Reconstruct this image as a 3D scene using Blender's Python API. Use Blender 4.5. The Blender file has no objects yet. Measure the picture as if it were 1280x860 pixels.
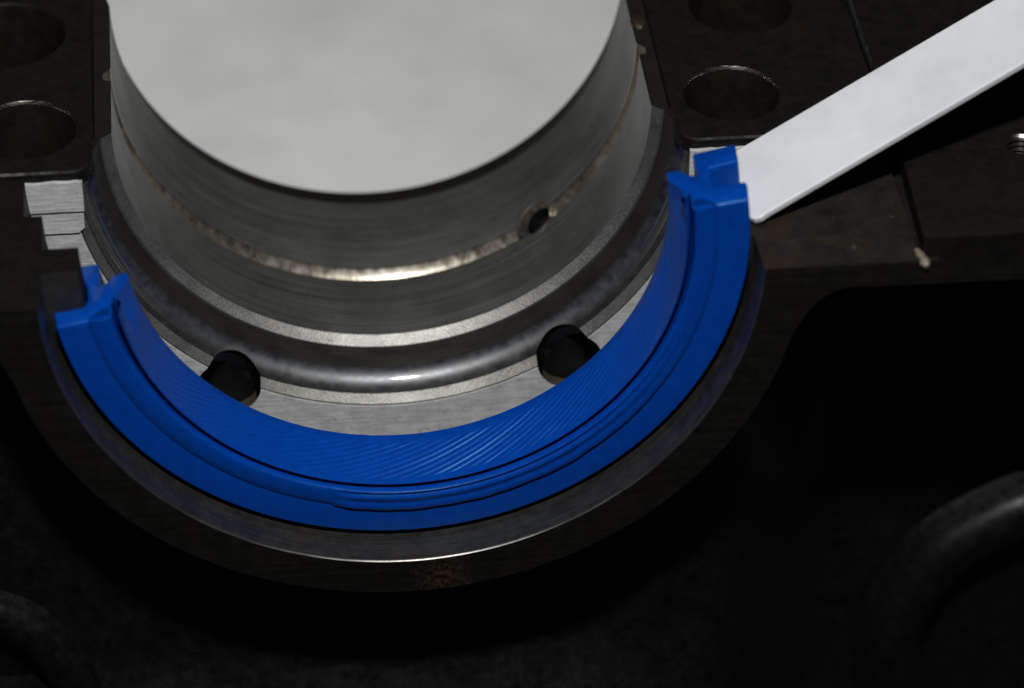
import bpy, bmesh, math, random
from mathutils import Vector, Matrix
PI = math.pi
MM = 0.001
random.seed(7)
scene = bpy.context.scene
COL = scene.collection

# ---------------------------------------------------------------- camera
yaw, pit, rol = math.radians(6.0263768), math.radians(37.2137336), math.radians(0.4151159)
fwd = Vector((math.sin(yaw)*math.cos(pit), math.cos(yaw)*math.cos(pit), -math.sin(pit)))
rgt = Vector((math.cos(yaw), -math.sin(yaw), 0))
upv = rgt.cross(fwd)
cr, sr = math.cos(rol), math.sin(rol)
r2, u2 = cr*rgt + sr*upv, -sr*rgt + cr*upv
cam_pos = Vector((-25.4974, -382.3529, 280.6162))*MM
cd = bpy.data.cameras.new('camera')
cam = bpy.data.objects.new('camera', cd)
COL.objects.link(cam)
M = Matrix((r2, u2, -fwd)).transposed().to_4x4()
M.translation = cam_pos
cam.matrix_world = M
cd.sensor_width = 36
cd.lens = 4329.94/1280*36
cd.clip_start = 0.01
cd.clip_end = 20
cd.dof.use_dof = True
cd.dof.focus_distance = 0.510
cd.dof.aperture_fstop = 13
scene.camera = cam

# ---------------------------------------------------------------- world, flash, exposure
w = bpy.data.worlds.new('World')
scene.world = w
w.use_nodes = True
bg = w.node_tree.nodes['Background']
bg.inputs[0].default_value = (0.75, 0.88, 1.0, 1)
bg.inputs[1].default_value = 0.008

ld = bpy.data.lights.new('camera_flash', 'AREA')       # the camera's own flash, above the lens
ld.shape = 'RECTANGLE'
ld.size = 0.046
ld.size_y = 0.026
ld.energy = 2.5
ld.color = (1.0, 0.985, 0.96)
flash = bpy.data.objects.new('camera_flash', ld)
COL.objects.link(flash)
flash.location = (-0.012, -0.252, 0.445)
aim = Vector((0.005, 0.03, -0.02)) - flash.location
flash.rotation_euler = aim.to_track_quat('-Z', 'Y').to_euler()

scene.view_settings.view_transform = 'Standard'
scene.view_settings.look = 'None'
scene.view_settings.exposure = 0
scene.view_settings.gamma = 1


# ---------------------------------------------------------------- materials
class NT:
    def __init__(s, name):
        s.m = bpy.data.materials.new(name)
        s.m.use_nodes = True
        s.t = s.m.node_tree
        s.b = s.t.nodes['Principled BSDF']
        s.tc = s.t.nodes.new('ShaderNodeTexCoord')

    def n(s, kind, **kw):
        x = s.t.nodes.new(kind)
        for k, v in kw.items():
            setattr(x, k, v)
        return x

    def l(s, a, b):
        s.t.links.new(a, b)

    def mapped(s, scale, rot=(0, 0, 0)):
        mp = s.n('ShaderNodeMapping')
        mp.inputs['Scale'].default_value = [k*1000 for k in scale]      # 1000: coordinates in mm
        mp.inputs['Rotation'].default_value = rot
        s.l(s.tc.outputs['Object'], mp.inputs['Vector'])
        return mp.outputs['Vector']

    def noise(s, scale, rot=(0, 0, 0), detail=5, rough=0.6, dist=0.0):
        n = s.n('ShaderNodeTexNoise')
        n.inputs['Scale'].default_value = 1
        n.inputs['Detail'].default_value = detail
        n.inputs['Roughness'].default_value = rough
        n.inputs['Distortion'].default_value = dist
        sc = (scale,)*3 if not isinstance(scale, (tuple, list)) else scale
        s.l(s.mapped(sc, rot), n.inputs['Vector'])
        return n.outputs['Fac']

    def ramp(s, fac, stops):
        r = s.n('ShaderNodeValToRGB')
        e = r.color_ramp.elements
        while len(e) < len(stops):
            e.new(0.5)
        for q, (p, c) in zip(e, stops):
            q.position = p
            q.color = (*c, 1) if isinstance(c, (tuple, list)) else (c, c, c, 1)
        s.l(fac, r.inputs[0])
        return r.outputs[0]

    def mix(s, fac, a, b, mode='MIX'):
        x = s.n('ShaderNodeMix', data_type='RGBA', blend_type=mode)
        if isinstance(fac, (int, float)):
            x.inputs[0].default_value = fac
        else:
            s.l(fac, x.inputs[0])
        for sock, v in ((x.inputs[6], a), (x.inputs[7], b)):
            if isinstance(v, (tuple, list)):
                sock.default_value = (*v, 1)
            else:
                s.l(v, sock)
        return x.outputs[2]

    def color(s, c):
        if isinstance(c, (tuple, list)):
            s.b.inputs['Base Color'].default_value = (*c, 1)
        else:
            s.l(c, s.b.inputs['Base Color'])

    def rough(s, r):
        if isinstance(r, (int, float)):
            s.b.inputs['Roughness'].default_value = r
        else:
            s.l(r, s.b.inputs['Roughness'])

    def metal(s, v):
        s.b.inputs['Metallic'].default_value = v

    def spec(s, v):
        s.b.inputs['Specular IOR Level'].default_value = v

    def bump(s, facs, dist):
        """facs: list of (socket, strength)"""
        prev = None
        for f, st in facs:
            b = s.n('ShaderNodeBump')
            b.inputs['Strength'].default_value = st
            b.inputs['Distance'].default_value = dist*MM
            s.l(f, b.inputs['Height'])
            if prev:
                s.l(prev, b.inputs['Normal'])
            prev = b.outputs['Normal']
        s.l(prev, s.b.inputs['Normal'])


def mat_iron(name, lo, hi, rust, rgh=0.5, spec=0.25, streak=None, stain=None, dust=0):
    """dark oily cast / machined iron with brown staining"""
    k = NT(name)
    base = k.ramp(k.noise(0.35, detail=8), [(0.35, lo), (0.7, hi)])
    st = k.ramp(k.noise(0.11, detail=6, dist=0.6), [(0.5, 0.0), (0.72, 1.0)])
    c = k.mix(st, base, rust)
    specks = k.ramp(k.noise(2.6, detail=2), [(0.74, 0.0), (0.80, 1.0)])
    c = k.mix(specks, c, [min(1, h*4) for h in hi])
    if dust:
        patch = k.ramp(k.noise(0.13, detail=3), [(0.52, 0.0), (0.66, 1.0)])
        fl = k.ramp(k.noise(1.5, detail=3), [(0.62, 0.0), (0.74, 1.0)])
        c = k.mix(k.mix(1.0, patch, fl, 'MULTIPLY'), c, (dust, dust, dust*0.97))
    if streak:
        s = k.noise(*streak, detail=3)
        c = k.mix(k.ramp(s, [(0.42, 0.0), (0.62, 0.45)]), c, [h*0.35 for h in lo])
    if stain:                                   # one blotch of baked oil and rust
        sub = k.n('ShaderNodeVectorMath', operation='DISTANCE')
        k.l(k.mapped((1, 1, 1)), sub.inputs[0])
        sub.inputs[1].default_value = stain[:3]
        dv = k.n('ShaderNodeMath', operation='DIVIDE')
        k.l(sub.outputs['Value'], dv.inputs[0])
        dv.inputs[1].default_value = stain[3]*1.6
        mu = k.n('ShaderNodeMath', operation='ADD')
        k.l(dv.outputs[0], mu.inputs[0])
        k.l(k.noise(0.7, detail=6), mu.inputs[1])
        spot = k.ramp(mu.outputs[0], [(0.62, 1.0), (0.98, 0.0)])
        c = k.mix(spot, c, k.ramp(k.noise(1.3, detail=5), [(0.40, (0.002, 0.002, 0.002)), (0.6, (0.045, 0.028, 0.014))]))
    k.color(c)
    k.rough(k.ramp(k.noise(0.8, detail=6), [(0.3, rgh-0.12), (0.7, rgh+0.15)]))
    k.metal(0.0)
    k.spec(spec)
    fs = [(k.noise(1.4, detail=6), 0.35)]
    if streak:
        fs.append((k.noise(*streak, detail=3), 0.4))
    k.bump(fs, 0.12)
    return k.m


def mat_steel(name, lo, hi, rgh=0.4, metal=0.8, ring=True, dirt=(0.05, 0.04, 0.025), dirt_amt=0.5,
              brush=((0.15, 9, 0.15), (0, 0, 0)), bump=0.25, coarse=0.22, coat=0, bmix=0.45):
    k = NT(name)
    n1 = k.noise(coarse, detail=7)
    n2 = k.noise(*brush, detail=4)
    c = k.mix(k.ramp(n1, [(0.32, 0.0), (0.7, 1.0)]), lo, hi)
    c = k.mix(bmix, c, k.ramp(n2, [(0.3, lo), (0.7, hi)]))
    d = k.ramp(k.noise(0.9, detail=8, rough=0.7, dist=0.8), [(0.58, 0.0), (0.74, dirt_amt)])
    c = k.mix(d, c, dirt)
    pits = k.ramp(k.noise(3.2, detail=2), [(0.72, 0.0), (0.78, 0.8)])
    c = k.mix(pits, c, [x*0.3 for x in lo])
    k.color(c)
    k.metal(metal)
    k.rough(k.ramp(n2, [(0.25, rgh-0.1), (0.75, rgh+0.12)]))
    k.spec(0.4)
    k.bump([(n2, bump), (k.noise(1.8, detail=5), bump*0.5)], 0.08)
    if coat:
        k.b.inputs['Coat Weight'].default_value = coat
        k.b.inputs['Coat Roughness'].default_value = 0.09
    return k.m


IRON = mat_iron('oily_cast_iron', (0.006, 0.0055, 0.005), (0.013, 0.012, 0.0105), (0.016, 0.0095, 0.006), 0.55, 0.18)
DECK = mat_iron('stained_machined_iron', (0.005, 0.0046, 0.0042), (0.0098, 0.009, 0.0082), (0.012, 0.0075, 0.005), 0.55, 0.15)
SCUFF = mat_steel('scuffed_hole_edge', (0.22, 0.2, 0.18), (0.7, 0.65, 0.6), 0.24, 1.0, dirt_amt=0.95)
FLANGE = mat_iron('milled_iron_face', (0.006, 0.0058, 0.0052), (0.0125, 0.0118, 0.0102), (0.013, 0.009, 0.006), 0.5, 0.2,
                  streak=((0.015, 1, 1.1), (0, math.radians(-24), 0)), stain=(5, 0, -53.5, 6))
PALER = mat_iron('paler_machined_iron', (0.010, 0.009, 0.008), (0.020, 0.018, 0.0155), (0.026, 0.0165, 0.010), 0.5, 0.25, dust=0.09)  # right deck only: paler than the left deck's iron, with dust flecks
BORE = mat_iron('machined_counterbore_iron', (0.015, 0.016, 0.0165), (0.034, 0.034, 0.033), (0.030, 0.022, 0.014), 0.42, 0.45,
                streak=((0.05, 2.2, 0.05), (0, 0, 0)))
PIT = mat_iron('black_painted_casting', (0.0022, 0.0022, 0.0024), (0.0075, 0.0075, 0.008), (0.004, 0.004, 0.004), 0.42, 0.4)
EDGE = mat_steel('worn_bare_edge', (0.09, 0.085, 0.08), (0.34, 0.33, 0.31), 0.36, 0.95, dirt_amt=0.95, coarse=0.12)
HOLE = mat_iron('brown_hole_bore', (0.006, 0.005, 0.004), (0.013, 0.010, 0.007), (0.012, 0.007, 0.004), 0.45, 0.2)
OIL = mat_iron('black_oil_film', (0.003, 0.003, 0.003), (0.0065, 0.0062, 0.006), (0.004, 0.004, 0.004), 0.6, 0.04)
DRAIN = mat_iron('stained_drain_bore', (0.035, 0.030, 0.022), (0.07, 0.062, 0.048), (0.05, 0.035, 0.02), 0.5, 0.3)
BARE = mat_steel('bare_scraped_metal', (0.44, 0.455, 0.46), (0.80, 0.81, 0.81), 0.45, 0.15,
                 dirt=(0.12, 0.11, 0.09), dirt_amt=0.9, brush=((0.22, 0.4, 2.6), (0, 0, 0)), bump=1.0, coarse=0.35)
POLISH = mat_steel('polished_fillet_steel', (0.17, 0.176, 0.185), (0.22, 0.226, 0.235), 0.48, 1.0, coat=1.0,
                   dirt=(0.20, 0.14, 0.07), dirt_amt=0.45, brush=((0.6, 0.6, 0.6), (0, 0, 0)), bump=0.012, bmix=0.2)
CHAMF = mat_steel('matte_bright_chamfer', (0.22, 0.22, 0.205), (0.5, 0.49, 0.46), 0.50, 1.0, dirt_amt=0.8,
                  brush=((4, 3, 4), (0, 0, 0)), bump=0.7)
DARKST = mat_steel('dark_burnished_steel', (0.022, 0.020, 0.017), (0.055, 0.05, 0.044), 0.5, 0.6, dirt_amt=0.4,
                   brush=((0.1, 2.5, 0.1), (0, 0, 0)), bmix=0.25, bump=0.1)
SHELL = mat_steel('worn_bearing_metal', (0.24, 0.247, 0.238), (0.42, 0.42, 0.40), 0.52, 0.95,
                  dirt=(0.045, 0.038, 0.025), dirt_amt=0.75, brush=((0.03, 3.2, 0.03), (0, 0, 0)), bump=0.10, coarse=0.10, bmix=0.22)
SHELLDARK = mat_steel('oily_bearing_edge', (0.010, 0.009, 0.0075), (0.024, 0.021, 0.018), 0.5, 0.3, dirt_amt=0.3)
GROOVE = mat_steel('varnished_oil_groove', (0.22, 0.19, 0.14), (0.66, 0.62, 0.54), 0.33, 0.95,
                   dirt=(0.16, 0.09, 0.025), dirt_amt=0.8, brush=((0.8, 0.05, 0.8), (0, 0, 0)), bump=0.6)


TANG = mat_steel('stained_tang', (0.03, 0.022, 0.014), (0.09, 0.07, 0.05), 0.4, 0.6, dirt_amt=0.8)


def mat_rubber():
    k = NT('blue_silicone_rubber')
    n = k.noise(0.6, detail=6)
    c = k.ramp(n, [(0.3, (0.0, 0.047, 0.34)), (0.7, (0.0, 0.061, 0.42))])
    sm = k.ramp(k.noise(1.1, detail=5, dist=0.5), [(0.70, 0.0), (0.80, 0.35)])
    c = k.mix(sm, c, (0.004, 0.03, 0.12))
    k.color(c)
    k.rough(k.ramp(k.noise(1.5, detail=4), [(0.3, 0.27), (0.7, 0.40)]))
    k.spec(0.75)
    k.b.inputs['Specular Tint'].default_value = (0.35, 0.8, 1.0, 1)
    k.bump([(k.noise(5, detail=4), 0.12), (k.noise(0.5, detail=2), 0.15)], 0.06)
    return k.m


RUBBER = mat_rubber()


def mat_white(name, lo, hi, rgh, sc, spec=0.4, bump=0.1):
    k = NT(name)
    c = k.ramp(k.noise(sc, detail=6), [(0.3, lo), (0.7, hi)])
    k.color(c)
    k.rough(rgh)
    k.spec(spec)
    k.bump([(k.noise(sc*9, detail=4), bump)], 0.05)
    return k.m


PLASTIC = mat_white('white_plastic', (0.66, 0.69, 0.73), (0.80, 0.825, 0.86), 0.36, 0.10, 0.4, 0.08)
PAPER = mat_white('white_paper', (0.80, 0.82, 0.82), (0.95, 0.955, 0.95), 0.9, 0.06, 0.1, 0.3)
SEALANT = mat_white('dried_sealant', (0.09, 0.07, 0.045), (0.27, 0.245, 0.19), 0.35, 0.6, 0.5, 0.6)


# ---------------------------------------------------------------- object helpers
def link(name, me, parent=None):
    o = bpy.data.objects.new(name, me)
    COL.objects.link(o)
    if parent:
        o.parent = parent
        o.matrix_parent_inverse = parent.matrix_world.inverted()
    return o


def root(name, loc, label, cat, group=None):
    o = bpy.data.objects.new(name, None)
    COL.objects.link(o)
    o.empty_display_size = 0.005
    o.location = [c*MM for c in loc]
    o.matrix_world = Matrix.Translation(o.location)
    o['label'] = label
    o['category'] = cat
    if group:
        o['group'] = group
    return o


def tag(o, label, cat):
    o['label'] = label
    o['category'] = cat


def finish(bm, name, mats, parent=None, smooth=35):
    bmesh.ops.remove_doubles(bm, verts=bm.verts, dist=2e-6)
    bmesh.ops.recalc_face_normals(bm, faces=bm.faces)
    me = bpy.data.meshes.new(name)
    bm.to_mesh(me)
    bm.free()
    for m in (mats if isinstance(mats, (list, tuple)) else [mats]):
        me.materials.append(m)
    if smooth:
        for p in me.polygons:
            p.use_smooth = True
        me.set_sharp_from_angle(angle=math.radians(smooth))
    return link(name, me, parent)


def revolve(bm, prof, zt=0.0, n=220, mats=None, a0=None, a1=None, dr=None):
    """sweep an (r, y) polyline round the bearing axis through the lower half; zt = height of the cut plane"""
    rows = []
    for i in range(n+1):
        t = i/n
        row = []
        for j, (r, y) in enumerate(prof):
            s = math.asin(max(-1, min(1, -zt/r)))
            b0 = PI + s if a0 is None else a0
            b1 = 2*PI - s if a1 is None else a1
            a = b0 + (b1-b0)*t
            rr = r + (dr(a, j, r, y) if dr else 0)
            row.append(bm.verts.new((rr*math.cos(a)*MM, y*MM, rr*math.sin(a)*MM)))
        rows.append(row)
    for i in range(n):
        for j in range(len(prof)-1):
            f = bm.faces.new((rows[i][j], rows[i+1][j], rows[i+1][j+1], rows[i][j+1]))
            if mats:
                f.material_index = mats[j]
    return rows


def fill(bm, loops, f3, mi=0):
    """flat face with holes: loops of 2D points, f3 maps them to 3D (mm)"""
    from mathutils.geometry import tessellate_polygon
    flat = [[Vector((p[0], p[1], 0)) for p in lp] for lp in loops]
    vs = [bm.verts.new(Vector(f3(p.x, p.y))*MM) for lp in flat for p in lp]
    for t in tessellate_polygon(flat):
        if len(set(t)) == 3:
            try:
                bm.faces.new([vs[k] for k in t]).material_index = mi
            except ValueError:
                pass


def wall(bm, pts, z0, z1, mi=0, closed=False):
    """vertical wall under a plan polyline"""
    a = [bm.verts.new((x*MM, y*MM, z0*MM)) for x, y in pts]
    b = [bm.verts.new((x*MM, y*MM, z1*MM)) for x, y in pts]
    n = len(pts)
    for i in range(n if closed else n-1):
        j = (i+1) % n
        bm.faces.new((a[i], a[j], b[j], b[i])).material_index = mi


def circle(cx, cy, r, n=48, a0=0, a1=2*PI):
    closed = abs(a1-a0) >= 2*PI-1e-6
    m = n if closed else n+1
    return [(cx + r*math.cos(a0+(a1-a0)*i/n), cy + r*math.sin(a0+(a1-a0)*i/n)) for i in range(m)]


def roundpoly(pts, rads, seg=4):
    """round the corners of a closed polygon"""
    out = []
    n = len(pts)
    for i in range(n):
        p0, p1, p2 = Vector(pts[i-1]), Vector(pts[i]), Vector(pts[(i+1) % n])
        r = rads[i] if isinstance(rads, (list, tuple)) else rads
        if r <= 0:
            out.append(tuple(p1))
            continue
        d0, d1 = (p0-p1), (p2-p1)
        r = min(r, d0.length*0.45, d1.length*0.45)
        a, b = p1 + d0.normalized()*r, p1 + d1.normalized()*r
        for k in range(seg+1):
            t = k/seg
            q = a*(1-t)**2 + p1*2*t*(1-t) + b*t**2
            out.append(tuple(q))
    return out


def boolean_cut(o, cutters):
    for c in cutters:
        m = o.modifiers.new('cut', 'BOOLEAN')
        m.operation = 'DIFFERENCE'
        m.solver = 'EXACT'
        m.object = c
    dg = bpy.context.evaluated_depsgraph_get()
    me = bpy.data.meshes.new_from_object(o.evaluated_get(dg))
    o.modifiers.clear()
    o.data = me
    for p in me.polygons:
        p.use_smooth = True
    me.set_sharp_from_angle(angle=math.radians(32))


def cutter(cx, cz, y0, y1, r, n=48):
    bm = bmesh.new()
    a = [bm.verts.new((x*MM, y0*MM, z*MM)) for x, z in circle(cx, cz, r, n)]
    b = [bm.verts.new((x*MM, y1*MM, z*MM)) for x, z in circle(cx, cz, r, n)]
    for i in range(n):
        j = (i+1) % n
        bm.faces.new((a[i], a[j], b[j], b[i]))
    c = [bm.verts.new((x*MM, (y1+2.2)*MM, z*MM)) for x, z in circle(cx, cz, r*0.8, n)]
    for i in range(n):
        bm.faces.new((b[i], b[(i+1) % n], c[(i+1) % n], c[i]))
    tip = bm.verts.new((cx*MM, (y1+4.5)*MM, cz*MM))
    for i in range(n):
        bm.faces.new((c[i], c[(i+1) % n], tip))
    bm.faces.new(a)
    return finish(bm, 'cutter', IRON, None, 0)


# ================================================================ ENGINE BLOCK
ZF = -1.0          # front deck height; the bolt seats and the bearing axis are at 0
block = root('engine_block', (0, 0, -60), 'dark oily cast iron engine block with an open half round main bearing bore', 'engine block')

# --- counterbore the seal flange sits in, with the bright rim edge
bm = bmesh.new()
revolve(bm, [(50.08, 0.0), (49.96, 0.12), (49.9, 0.3), (49.85, 3), (49.8, 8.4), (49.6, 8.6), (47, 8.62), (44.9, 8.64), (44.6, 8.9)],
        zt=ZF, mats=[1, 1, 0, 0, 0, 0, 0, 0])
finish(bm, 'counterbore', [BORE, EDGE], block)

# --- stepped groove behind it
bm = bmesh.new()
revolve(bm, [(44.6, 8.9), (44.5, 9.1), (44.5, 14.0), (44.7, 14.2), (49.6, 14.2), (49.6, 22.3), (52.2, 22.3), (52.2, 31.6)], zt=ZF, n=160)
finish(bm, 'seal_groove', DECK, block)

# --- bare metal wall of the groove (annulus facing the camera), cut by two drain holes
drains = [(-24.7, -40.7, 4.9), (27.1, -39.4, 5.0)]
bm = bmesh.new()
ri, ro = 46.05, 52.19
zt = -1.55
N = 200
front, back = [], []
rows = []
for i in range(N+1):
    row = []
    for r in (ri, 48, 50, ro):
        s = math.asin(-zt/r)
        a = PI + s + (PI-2*s)*i/N
        x, z = r*math.cos(a), r*math.sin(a)
        row.append((x, z))
    rows.append(row)
vf = [[bm.verts.new((x*MM, 31.6*MM, z*MM)) for x, z in r] for r in rows]
vb = [[bm.verts.new((x*MM, 34.8*MM, z*MM)) for x, z in r] for r in rows]
for i in range(N):
    for j in range(3):
        bm.faces.new((vf[i][j], vf[i+1][j], vf[i+1][j+1], vf[i][j+1]))
        bm.faces.new((vb[i][j], vb[i][j+1], vb[i+1][j+1], vb[i+1][j]))
    bm.faces.new((vf[i][0], vb[i][0], vb[i+1][0], vf[i+1][0]))
    bm.faces.new((vf[i][3], vf[i+1][3], vb[i+1][3], vb[i][3]))
for i in (0, N):
    for j in range(3):
        bm.faces.new((vf[i][j], vf[i][j+1], vb[i][j+1], vb[i][j]))
gw = finish(bm, 'groove_wall', BARE, block, 30)

# --- scraped pads at the top of that wall, both sides, standing slightly proud
for s in (1, -1):
    for k, (z0, z1, y, xi) in enumerate(((-1.55, -6.5, 30.9, 44.0), (-6.5, -10.5, 31.25, 44.15))):
        bm = bmesh.new()
        n = 8
        outl = [(xi, z1+(0.9 if k else 0)), (xi+0.9, z1)] if k else [(xi, z1)]
        outl += [(math.sqrt(52.15**2-z*z), z) for z in [z1+(z0-z1)*i/n for i in range(n+1)]]
        m = len(outl)
        jig = [random.uniform(-0.12, 0.12) for _ in range(7)]
        top = [(52.0-(52.0-xi)*i/8, z0+jig[i-1]) for i in range(1, 8)] if k == 0 else []
        outl += top + [(xi, z0)]
        m = len(outl)
        f_ = [bm.verts.new((s*x*MM, y*MM, z*MM)) for x, z in outl]
        b_ = [bm.verts.new((s*x*MM, 31.59*MM, z*MM)) for x, z in outl]
        bm.faces.new(f_)
        for i in range(m):
            j = (i+1) % m
            bm.faces.new((f_[i], f_[j], b_[j], b_[i]))
        finish(bm, 'scraped_pad', BARE, block, 30)

# --- chamfer, polished fillet and land between the groove and the bearing shell
prof = [(45.9, 31.9), (45.8, 31.95), (45.35, 32.7), (44.95, 33.4), (44.72, 33.42), (44.7, 33.6)]
mt = [0, 0, 0, 1, 1]
for k in range(1, 37):
    a = math.radians(76)*k/36
    prof.append((44.7 - 3.1*(1-math.cos(a)), 33.6 + 3.1*math.sin(a)))
    mt.append(1)
prof += [(42.1, 37.4), (41.75, 38.4), (41.3, 39.9)]
mt += [2, 2, 2]
prof += [(43.9, 39.95), (44.2, 37.0), (52.0, 34.9), (52.0, 31.9), (45.9, 31.9)]          # closed body for the cut
mt += [3, 3, 3, 3, 3]
bm = bmesh.new()
rows = revolve(bm, prof[:-1], zt=-0.02, mats=mt[:-1], n=400)
for i in range(400):
    f = bm.faces.new((rows[i][-1], rows[i+1][-1], rows[i+1][0], rows[i][0]))
    f.material_index = 3
for r in (rows[0], rows[-1]):
    bm.faces.new(r).material_index = 3
fr = finish(bm, 'fillet_ring', [CHAMF, POLISH, DARKST, IRON], block, 40)
cs = [cutter(cx, cz, 25, 33.8, r) for cx, cz, r in drains]
for o in (gw, fr):
    boolean_cut(o, cs)
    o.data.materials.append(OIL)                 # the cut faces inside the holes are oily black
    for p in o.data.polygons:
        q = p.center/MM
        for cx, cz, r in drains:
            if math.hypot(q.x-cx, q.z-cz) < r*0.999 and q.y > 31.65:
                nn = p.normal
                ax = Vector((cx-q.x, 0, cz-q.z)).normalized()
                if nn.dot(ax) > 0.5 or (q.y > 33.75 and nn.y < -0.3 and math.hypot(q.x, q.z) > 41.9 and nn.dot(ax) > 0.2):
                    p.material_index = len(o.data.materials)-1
for c in cs:
    bpy.data.objects.remove(c, do_unlink=True)
for cx, cz, r in drains:
    # drilled passage: countersunk edge, wall and dark end; open at the top where it breaks into the fillet
    bm = bmesh.new()
    prf = [(r*0.995, 31.62), (r*0.985, 33.0), (r*0.98, 33.7), (r*0.785, 35.9), (0.05, 38.1)]
    n = 48
    rad = math.atan2(cz, cx)
    rings = []
    for rr, y in prf:
        ring = []
        for i in range(n+1):
            a = rad - PI*0.5 + PI*1.0*i/n
            ring.append(bm.verts.new(((cx+rr*math.cos(a))*MM, y*MM, (cz+rr*math.sin(a))*MM)))
        rings.append(ring)
    for k in range(len(prf)-1):
        for i in range(n):
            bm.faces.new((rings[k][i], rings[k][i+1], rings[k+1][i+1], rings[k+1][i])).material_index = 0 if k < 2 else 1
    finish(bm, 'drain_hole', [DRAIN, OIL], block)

# --- saddle under the bearing shell, and its far face
bm = bmesh.new()
revolve(bm, [(42.25, 40.2), (42.2, 82.0), (42.6, 82.4), (60, 82.4)], zt=-0.02, n=160)
finish(bm, 'bearing_saddle', IRON, block)

# --- bolt seats left and right (top plane 0) with two bolt holes each
inner = [(52.0, 31.6), (45.6, 31.6), (44.7, 31.75), (43.9, 32.2), (43.2, 33.0), (42.75, 34.1), (42.45, 35.6), (42.3, 37.5), (42.22, 40.2), (42.2, 82.4)]
bolt = {1: [(51.9, 43.3, 7.1), (56.9, 67.3, 7.6)], -1: [(-52.1, 43.1, 7.4), (-55.4, 69.4, 8.9)]}


def bevel_loop(pts, d):
    """inset copy of an open polyline (offset to its left)"""
    out = []
    for i, p in enumerate(pts):
        a = Vector(pts[max(0, i-1)])
        b = Vector(pts[min(len(pts)-1, i+1)])
        t = (b-a).normalized()
        out.append((p[0]-t.y*d, p[1]+t.x*d))
    return out


for s in (1, -1):
    seat = [(s*x, y) for x, y in [(73.0 if s > 0 else 140, 31.6)] + inner]
    outer = [(s*(73.0 if s > 0 else 140), 82.4)]
    ins = bevel_loop(seat, -0.3*s)
    ins[0] = (seat[0][0], seat[0][1]+0.3)
    ins[-1] = (seat[-1][0]+0.3*s, seat[-1][1])
    bm = bmesh.new()
    holes = [circle(x, y, r+0.35, 56) for x, y, r in bolt[s]]
    fill(bm, [ins + outer] + holes, lambda x, y: (x, y, 0))
    # small worn edge, then the vertical faces
    a = [bm.verts.new((x*MM, y*MM, 0)) for x, y in ins]
    b = [bm.verts.new((x*MM, y*MM, -0.3*MM)) for x, y in seat]
    for i in range(len(a)-1):
        bm.faces.new((a[i], a[i+1], b[i+1], b[i])).material_index = 1 if 1 > i else 0
    wall(bm, seat[:2], -0.3, -1.56)
    wall(bm, seat[1:], -0.3, -2.5)
    wall(bm, [seat[0], (s*52.2, 31.6)], -1.56, -14)
    finish(bm, 'bolt_seat', [DECK, HOLE], block, 30)
    for x, y, r in bolt[s]:
        bm = bmesh.new()
        prf = [(r+0.36, 0.0), (r+0.05, -0.45), (r, -0.6), (r-0.02, -14), (r-0.8, -14.5), (r-0.8, -34), (0.05, -36)]
        n = 56
        rings = [[bm.verts.new((px*MM, py*MM, z*MM)) for px, py in circle(x, y, q, n)] for q, z in prf]
        for k in range(len(prf)-1):
            for i in range(n):
                j = (i+1) % n
                bm.faces.new((rings[k][i], rings[k][j], rings[k+1][j], rings[k+1][i])).material_index = 1 if k < 2 else 0
        finish(bm, 'bolt_hole', [HOLE, SCUFF if y < 50 else DECK], block)

# --- front deck left and right of the seal (stepped plan outline following the groove)
def deck_outline(s):
    z = ZF
    X = lambda r: math.sqrt(r*r-z*z)
    far = 71.9 if s > 0 else 140
    pts = [(far, 0.0), (X(50.08), 0.0), (X(49.96), 0.12), (X(49.8), 8.5), (X(44.6), 8.7), (X(44.5), 9.0), (X(44.5), 14.2),
           (X(49.6), 14.2), (X(49.6), 22.3), (X(52.2), 22.3), (X(52.2), 31.6), (far, 31.6)]
    return [(s*x, y) for x, y in pts]


def fillet_outline(s):
    """outline of the rear face: beam under the deck blending into the round flange"""
    pts = [(s*(140), -5.4), (s*66, -4.9), (s*62, -4.7)]
    p0, p1, p2 = Vector((62, -4.7)), Vector((56.4, -5.6)), Vector((53.6, -15.4))
    for k in range(1, 9):
        t = k/8
        q = p0*(1-t)**2 + p1*2*t*(1-t) + p2*t*t
        pts.append((s*q.x, q.y))
    return pts


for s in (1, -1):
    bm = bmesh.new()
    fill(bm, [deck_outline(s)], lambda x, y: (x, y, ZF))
    finish(bm, 'deck', PALER if s > 0 else DECK, block, 0)

# --- rear face (vertical, milled) round the bore
R_OUT = 55.9
a_start = math.atan2(-15.4, -53.6)
arc = []
a0 = math.atan2(-15.4, -53.6) + 2*PI
a1 = math.atan2(-15.4, 53.6) + 2*PI
for i in range(1, 80):
    a = a0 + (a1-a0)*i/80
    arc.append((R_OUT*math.cos(a), R_OUT*math.sin(a)))
outl = fillet_outline(-1) + arc + fillet_outline(1)[::-1]
inn = []
s = math.asin(-ZF/50.08)
for i in range(161):
    a = 2*PI - s - (PI-2*s)*i/160
    inn.append((50.09*math.cos(a), 50.09*math.sin(a)))
bm = bmesh.new()
fill(bm, [outl + [(140, ZF)] + inn + [(-140, ZF)]], lambda x, z: (x, 0.0, z))
a = [bm.verts.new((x*MM, 0.0, z*MM)) for x, z in outl]
b = [bm.verts.new((x*MM, 25.0*MM, z*MM)) for x, z in outl]
for i in range(len(outl)-1):
    bm.faces.new((a[i], a[i+1], b[i+1], b[i])).material_index = 1
finish(bm, 'rear_flange', [FLANGE, IRON], block, 30)
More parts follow.
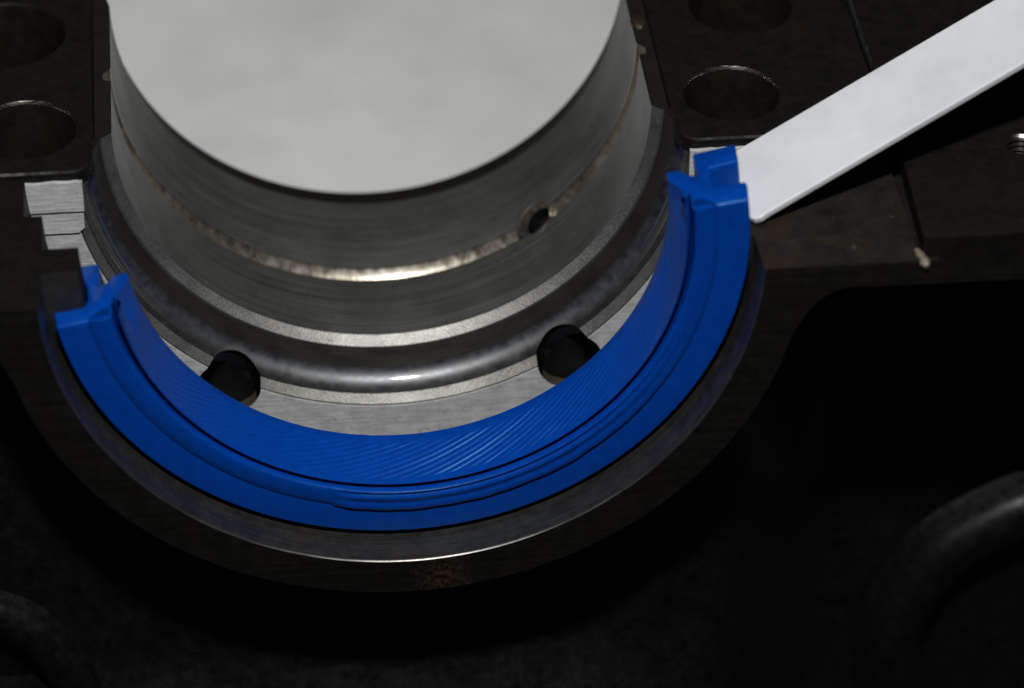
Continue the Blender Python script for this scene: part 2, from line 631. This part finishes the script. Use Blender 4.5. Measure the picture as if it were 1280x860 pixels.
# worn front edge of the right hand deck
bm = bmesh.new()
vs = [[bm.verts.new((x*MM, y*MM, z*MM)) for x in [50.6 + i*1.06 for i in range(21)]] for y, z in ((0.25, ZF+0.01), (0.0, ZF+0.01), (-0.012, ZF-0.2))]
for r0, r1 in zip(vs, vs[1:]):
    for i in range(20):
        bm.faces.new((r0[i], r0[i+1], r1[i+1], r1[i]))
finish(bm, 'deck_edge', HOLE, block, 0)

# --- raised pan rail on the right, beyond a narrow joint
bm = bmesh.new()
rail = [(72.75, 2.7), (140, 2.2), (140, 82.4), (73.9, 82.4), (73.9, 31.6)]
th = (91.3, 24.6, 2.3)
fill(bm, [rail, circle(th[0], th[1], th[2]+0.3, 36)], lambda x, y: (x, y, 1.0))
wall(bm, rail, 1.0, -4.5, 0, True)
vs = [[bm.verts.new((x*MM, (y)*MM, z*MM)) for x, y in ((72.75, 2.69-dy), (95, 2.53-dy), (140, 2.19-dy))] for dy, z in ((-0.3, 1.012), (0.012, 1.012), (0.012, 0.72))]
for r0, r1 in zip(vs, vs[1:]):
    for i in range(2):
        bm.faces.new((r0[i], r0[i+1], r1[i+1], r1[i])).material_index = 1
finish(bm, 'pan_rail', [DECK, HOLE], block, 0)
bm = bmesh.new()      # floor of the joint
fill(bm, [[(71.9, 0), (75, 0), (75, 31.6), (71.9, 31.6)]], lambda x, y: (x, y, -2.2))
fill(bm, [[(73.0, 31.6), (75, 31.6), (75, 82.4), (73.0, 82.4)]], lambda x, y: (x, y, -2.2))
finish(bm, 'joint', IRON, block, 0)
bm = bmesh.new()      # threaded hole: real helical-looking ridges
prf = [(th[2]+0.31, 1.0), (th[2], 0.6)]
for k in range(14):
    prf += [(th[2]-0.35, 0.3-k*0.9), (th[2], -0.15-k*0.9)]
prf.append((0.05, -13))
n = 36
rings = [[bm.verts.new((px*MM, py*MM, z*MM)) for px, py in circle(th[0], th[1], q, n)] for q, z in prf]
for k in range(len(prf)-1):
    for i in range(n):
        j = (i+1) % n
        bm.faces.new((rings[k][i], rings[k][j], rings[k+1][j], rings[k+1][i])).material_index = 1 if k == 0 else 0
finish(bm, 'threaded_hole', [HOLE, SCUFF], block, 20)

# --- crankcase rear wall below the flange: uneven casting, vertical, then swelling towards the camera lower down
def bumpy(x, z):
    return (0.5*math.sin(x*0.21+z*0.13) + 0.4*math.sin(x*0.47-z*0.31+1.3) + 0.3*math.sin(x*0.9+z*0.8))*0.35


def wall_y(x, z):
    y = 14.0
    t = max(0.0, (-78 - z))
    y -= min(20, 0.010*t*t + 0.25*t) * (1 - min(1, max(0, (x-30)/30)))
    u = min(1, max(0, (x-46)/26))
    y += 28*u*u*(3-2*u)
    d = (x-38)/2.6
    if abs(d) < 1 and z < -40:
        y -= 1.3*(0.5+0.5*math.cos(d*PI))*min(1, (-40-z)/8)
    return y + bumpy(x, z)


bm = bmesh.new()
nx, nz = 150, 90
g = [[None]*(nz+1) for _ in range(nx+1)]
for i in range(nx+1):
    for j in range(nz+1):
        x = -145 + 290*i/nx
        z = -4 - 176*j/nz
        g[i][j] = bm.verts.new((x*MM, wall_y(x, z)*MM, z*MM))
for i in range(nx):
    for j in range(nz):
        q = (g[i][j].co + g[i+1][j+1].co)/2/MM
        if math.hypot(q.x, q.z) > 53.5:          # open where the flange and bore stand
            bm.faces.new((g[i][j], g[i+1][j], g[i+1][j+1], g[i][j+1]))
bmesh.ops.delete(bm, geom=[v for v in bm.verts if not v.link_faces], context='VERTS')
finish(bm, 'crankcase_wall', PIT, block, 60)


# cast bosses on that wall, at the lower right and lower left
def boss(cx, cz, r, wdt, hgt, y, depth):
    bm = bmesh.new()
    n = 96
    prf = [(r+wdt*0.5+1.0, 1.5), (r+wdt*0.5, 0)]
    for k in range(11):
        a = PI*k/10
        prf.append((r+math.cos(a)*wdt*0.5, -hgt*math.sin(a)**0.7))
    prf += [(r-wdt*0.5-0.2, depth), (0.1, depth+1)]
    rings = []
    for q, dy in prf:
        ring = []
        for i in range(n):
            a = 2*PI*i/n
            wv = 1 + 0.012*math.sin(3*a+1) + 0.006*math.sin(11*a)
            ring.append(bm.verts.new(((cx+q*wv*math.cos(a))*MM, (y+dy)*MM, (cz+q*wv*math.sin(a))*MM)))
        rings.append(ring)
    for k in range(len(prf)-1):
        for i in range(n):
            j = (i+1) % n
            bm.faces.new((rings[k][i], rings[k][j], rings[k+1][j], rings[k+1][i]))
    finish(bm, 'cast_boss', PIT, block, 60)


boss(113, -109, 30.5, 9.5, 5.0, 39.2, 0.6)
boss(-77, -88, 27, 7, 3.0, 13.2, 0.2)

# ================================================================ BEARING SHELL
shell = root('bearing_shell', (0, 60, -42), 'grey half round main bearing shell with a brown stained oil groove and oil hole', 'bearing shell')
prof = [(42.05, 40.0), (40.95, 40.0), (39.64, 41.25), (39.6, 41.5), (39.6, 55.0), (39.65, 55.15), (40.6, 55.5), (40.8, 56.2), (40.78, 57.1), (39.72, 58.35),
        (39.6, 58.75), (39.6, 66), (39.6, 76.4), (39.7, 76.8), (40.6, 81.0), (41.9, 81.2), (42.1, 81.0)]
mt = [1, 1, 0, 0, 2, 4, 2, 2, 2, 2, 0, 0, 3, 3, 3, 3, 0]
bm = bmesh.new()
rows = revolve(bm, prof, zt=-0.12, mats=mt, n=260)
for i in range(260):
    bm.faces.new((rows[i][-1], rows[i+1][-1], rows[i+1][0], rows[i][0])).material_index = 3
for r in (rows[0], rows[-1]):
    bm.faces.new(r).material_index = 3
sh = finish(bm, 'shell_body', [SHELL, CHAMF, GROOVE, SHELLDARK, SHELLDARK], shell, 25)
# oil hole: radial, at 52 degrees below the parting plane on the right
ah = math.radians(-52.2)
dirv = Vector((math.cos(ah), 0, math.sin(ah)))
tv = Vector((-math.sin(ah), 0, math.cos(ah)))
yv = Vector((0, 1, 0))
bm = bmesh.new()
n = 36
ra, ry = 2.75, 3.7
c0 = Vector((0, 58.1, 0))
rr = [[bm.verts.new((c0 + dirv*d + tv*ra*math.cos(2*PI*i/n) + yv*ry*math.sin(2*PI*i/n))*MM) for i in range(n)] for d in (36, 46)]
for i in range(n):
    j = (i+1) % n
    bm.faces.new((rr[0][i], rr[0][j], rr[1][j], rr[1][i]))
bm.faces.new(rr[0])
bm.faces.new(rr[1])
c = finish(bm, 'cutter', IRON, None, 0)
boolean_cut(sh, [c])
bpy.data.objects.remove(c, do_unlink=True)
bm = bmesh.new()
prf = [(1.2, 39.52, 0), (0.86, 40.35, 0), (0.84, 40.8, 1), (0.97, 50, 1), (0.02, 50.5, 1)]
rings = []
for q, d, m_ in prf:
    ring = []
    for i in range(n):
        ca, sa = math.cos(2*PI*i/n), math.sin(2*PI*i/n)
        dd = d
        if d < 41:     # follow the curved bearing surface at the mouth
            dd = math.sqrt(max(0, (d)**2 - (ra*q*ca)**2))
        sh_ = (tv*0.55 - yv*0.7) if d > 40 else Vector()
        ring.append(bm.verts.new((c0 + sh_ + dirv*dd + tv*ra*q*ca + yv*ry*q*sa)*MM))
    rings.append(ring)
for k in range(len(prf)-1):
    for i in range(n):
        j = (i+1) % n
        bm.faces.new((rings[k][i], rings[k][j], rings[k+1][j], rings[k+1][i])).material_index = prf[k+1][2]
finish(bm, 'oil_hole', [GROOVE, OIL], shell, 40)

# locating tang: a small stained lug where the shell meets the seat on the right
bm = bmesh.new()
res = bmesh.ops.create_icosphere(bm, subdivisions=4, radius=1.0*MM)
for v in res['verts']:
    q = v.co/MM
    v.co = Vector((40.7+q.x*1.25, 64.5+q.y*2.3, -0.1+q.z*0.8+0.08*math.sin(q.x*6)*math.sin(q.y*5)))*MM
finish(bm, 'locating_tang', TANG, shell, 80)

# ================================================================ BLUE HALF SEAL
seal = root('half_seal', (0, 10, -48.7), 'blue rubber half ring seal lying in the groove with its right end raised', 'rubber seal')
A0 = math.radians(180+9.75)
A1 = math.radians(360+8.4)


def seal_sweep(name, poly, n, dfun=None, closed=True, smooth=38):
    bm = bmesh.new()
    rows = []
    for i in range(n+1):
        a = A0 + (A1-A0)*i/n
        row = []
        for j, (r, y) in enumerate(poly):
            if dfun:
                r, y = dfun(a, j, r, y)
            row.append(bm.verts.new((r*math.cos(a)*MM, y*MM, r*math.sin(a)*MM)))
        rows.append(row)
    m = len(poly)
    cr_ = sum(p[0] for p in poly)/m
    area = sum(poly[q][0]*poly[(q+1) % m][1]-poly[(q+1) % m][0]*poly[q][1] for q in range(m))
    sg = 1 if area > 0 else -1
    for end in (0, n):                          # ends slightly rounded over
        a = A0 if end == 0 else A1
        for step, (da, ins_) in enumerate(((0.0, 0.17), (0.06, 0.08), (0.16, 0.0))):
            if step == 2:
                continue
            row = []
            for j in range(m):
                p0, p1, p2 = poly[j-1], poly[j], poly[(j+1) % m]
                tx, ty = p2[0]-p0[0], p2[1]-p0[1]
                ln = math.hypot(tx, ty) or 1
                r, y = p1[0] - sg*ty/ln*ins_, p1[1] + sg*tx/ln*ins_
                if dfun:
                    r, y = dfun(a, j, r, y)
                aa = a + (-1 if end == 0 else 1)*(0.17-da)/44
                row.append(bm.verts.new((r*math.cos(aa)*MM, y*MM, r*math.sin(aa)*MM)))
            if end == 0:
                rows.insert(step, row)
            else:
                rows.append(row)
    # the two far end rows were appended outermost first: swap them
    rows[-1], rows[-2] = rows[-2], rows[-1]
    n += 4
    for i in range(n):
        for j in range(m if closed else m-1):
            k = (j+1) % m
            bm.faces.new((rows[i][j], rows[i+1][j], rows[i+1][k], rows[i][k]))
    if closed:
        bm.faces.new(rows[0])
        bm.faces.new(rows[-1])
    return finish(bm, name, RUBBER, seal, smooth)


body = [(42.7, 13.1), (42.7, 18.5), (48.9, 19.15), (48.75, 15.0), (44.25, 14.4), (44.25, 9.9), (49.0, 9.75), (49.05, 8.6), (48.7, 5.4),
        (44.3, 5.4), (41.0, 5.8), (41.0, 8.2), (40.75, 10.0), (41.3, 13.7)]
seal_sweep('seal_body', roundpoly(body, [.25, .35, .4, .4, .3, .3, .5, .3, .22, 0, 0, 0, 0, .2]), 240)

# raised dust lip with three fine rings; its outer edge is a torn, lifted flap from just left of the middle to the right
TEAR = math.radians(360-104.3)


dl = [(40.95, 7.6), (40.9, 5.5), (40.95, 5.15), (41.1, 4.92), (41.3, 4.98), (41.55, 5.2), (41.8, 5.05), (42.1, 4.78), (42.45, 4.85), (42.8, 5.12),
      (43.3, 4.95), (43.8, 4.85), (44.2, 4.9), (44.4, 5.0), (44.4, 5.12), (44.2, 5.24), (43.9, 5.6), (42.5, 7.6)]
dq = [(40.95, 7.6), (40.9, 5.6), (40.95, 5.3), (41.1, 5.1), (41.3, 5.02), (41.55, 5.0), (41.8, 4.98), (42.1, 4.97), (42.45, 4.98), (42.8, 5.0),
      (43.2, 5.04), (43.55, 5.1), (43.85, 5.18), (44.1, 5.3), (44.25, 5.41), (44.3, 5.5), (43.9, 6.2), (42.5, 7.6)]


def dust(a, j, r, y):
    k = min(1, max(0, (a-TEAR)/math.radians(4.5)))**0.6
    k *= min(1, max(0, (math.radians(360-12)-a)/math.radians(45)))
    wob = (0.05*math.sin(a*23)+0.04*math.sin(a*57+1))*k if 10 <= j <= 14 else 0
    q = dq[j]
    lift = 0.12*max(0, 1-abs(a-TEAR-0.02)/0.03)*k if 10 <= j <= 14 else 0
    return q[0] + (r-q[0])*k + wob + lift, q[1] + (y-q[1])*k


seal_sweep('dust_lip', dl, 420, dust, smooth=60)

# inner sealing lip with helical pumping ribs
NS = 120
lip = [(39.7, 8.5), (39.95, 7.2), (40.08, 6.1), (40.08, 5.75), (40.0, 5.5), (39.88, 5.42), (39.78, 5.48)]
NB = len(lip)
for i in range(NS+1):
    t = i/NS
    lip.append((39.75 + (38.42-39.75)*t, 5.6 + (13.55-5.6)*t))
NT_ = len(lip)
lip += [(38.4, 13.8), (38.5, 15.1), (38.75, 15.3), (40.5, 15.05), (40.7, 14.9), (41.35, 13.75), (40.95, 10.0), (40.6, 8.6)]
rnd = [random.uniform(0.6, 1.15) for _ in range(200)]


def ribs(a, j, r, y):
    if NB <= j < NT_:
        e_ = max(0.0, 1-min(a-A0, A1-a)/math.radians(10))
        e_ = min(1.0, e_*1.15)
        e_ = e_*e_*(3-2*e_)
        vee = 40.45 + (38.42-40.45)*(y-9.9)/3.65 if y > 9.9 else 40.45 + (39.75-40.45)*(9.9-y)/4.3
        r += (vee-r)*e_*0.9
        t = (j-NB)/NS
        env = min(1, max(0, (t-0.07)/0.06))*min(1, (1.0-t)/0.10)
        env *= 0.35 + 0.65*min(1, max(0, (a-math.radians(228))/math.radians(35)))      # worn smoother on the left
        arc_ = (a-A0)*39.2
        ph = (y - 0.40*arc_)/0.97
        k = int(math.floor(ph))
        f = ph-k
        prof_ = (f/0.3 if f < 0.3 else (1-f)/0.7)
        r -= 0.128*env*(prof_-0.5)*rnd[k % 200]
    return r, y


seal_sweep('sealing_lip', lip, 1500, ribs, smooth=40)

# ================================================================ WHITE PLASTIC STRIP
d = Vector((1, .298, .414)).normalized()
corner = Vector((50.3, 10.2, -0.5))
upper = Vector((49.1, 24.7, 1.2))
side = upper - corner
lead = side.dot(d)
wv = side - d*lead
wid = wv.length
wv.normalize()
nv = d.cross(wv).normalized()
bm = bmesh.new()
# outline in (along d, along w), measured from the lower tip corner
ol = [(-0.25, 1.2), (0.15, 0.35), (1.0, -0.03), (2.2, 0.1)]
strip_len = 105
ol += [(strip_len, 0.0), (strip_len, wid), (lead+0.6, wid), (lead+0.1, wid-0.3)]
top, bot, mid = [], [], []
for u_, v_ in ol:
    p = corner + d*u_ + wv*v_
    top.append(p + nv*0.9)
    bot.append(p)
# bevelled rim: inset the top a little
cx = sum((p for p in top), Vector())/len(top)
ti = []
for (u_, v_), p in zip(ol, top):
    du = 0.14 if u_ < 3 else (-0.14 if u_ > 50 else 0.0)
    dv = 0.22 if v_ < 2 else -0.22
    ti.append(bm.verts.new((p + d*du + wv*dv)*MM))
tm = [bm.verts.new((p - nv*0.2)*MM) for p in top]
tb = [bm.verts.new(p*MM) for p in bot]
bm.faces.new(ti)
bm.faces.new(tb)
n = len(ol)
for i in range(n):
    j = (i+1) % n
    bm.faces.new((ti[i], ti[j], tm[j], tm[i]))
    bm.faces.new((tm[i], tm[j], tb[j], tb[i]))
st = finish(bm, 'plastic_strip', PLASTIC, None, 30)
tag(st, 'flat white plastic strip leaning in from the right with its tip against the blue seal', 'plastic strip')

# ================================================================ DRIED SEALANT at the corner of the joint
bm = bmesh.new()
for (x, y, z, r, sq) in ((72.2, 1.6, -1.05, 0.65, 0.4), (72.0, 2.6, -1.1, 0.5, 0.4), (72.5, 0.4, -1.4, 0.85, 0.8)):
    res = bmesh.ops.create_icosphere(bm, subdivisions=4, radius=r*MM)
    for v in res['verts']:
        q = v.co/MM
        k = 1 + 0.10*math.sin(q.x*4+x) * math.sin(q.y*5+1) + 0.05*math.sin(q.z*9)
        v.co = Vector((x+q.x*k*0.9, y+q.y*k*1.4, z+q.z*k*sq))*MM
sd = finish(bm, 'sealant_dab', SEALANT, None, 80)
tag(sd, 'small pale dab of dried sealant on the deck corner below the white strip', 'sealant')

# ================================================================ WHITE PAPER behind the block
bm = bmesh.new()
nx, ny = 50, 40
g = []
for i in range(nx+1):
    row = []
    for j in range(ny+1):
        x = -170 + 340*i/nx
        t = j/ny
        y = 92 + 125*t
        z = -84 + 10*t
        dz = 0.9*math.sin(x*0.045+t*3) + 0.5*math.sin(x*0.11-t*7)
        row.append(bm.verts.new((x*MM, (y-dz*0.6)*MM, (z+dz)*MM)))
    g.append(row)
for i in range(nx):
    for j in range(ny):
        bm.faces.new((g[i][j], g[i+1][j], g[i+1][j+1], g[i][j+1]))
pp = finish(bm, 'paper_sheet', PAPER, None, 80)
sm = pp.modifiers.new('thickness', 'SOLIDIFY')
sm.thickness = 0.2*MM
tag(pp, 'out of focus sheet of white paper behind the round bearing bore', 'paper')
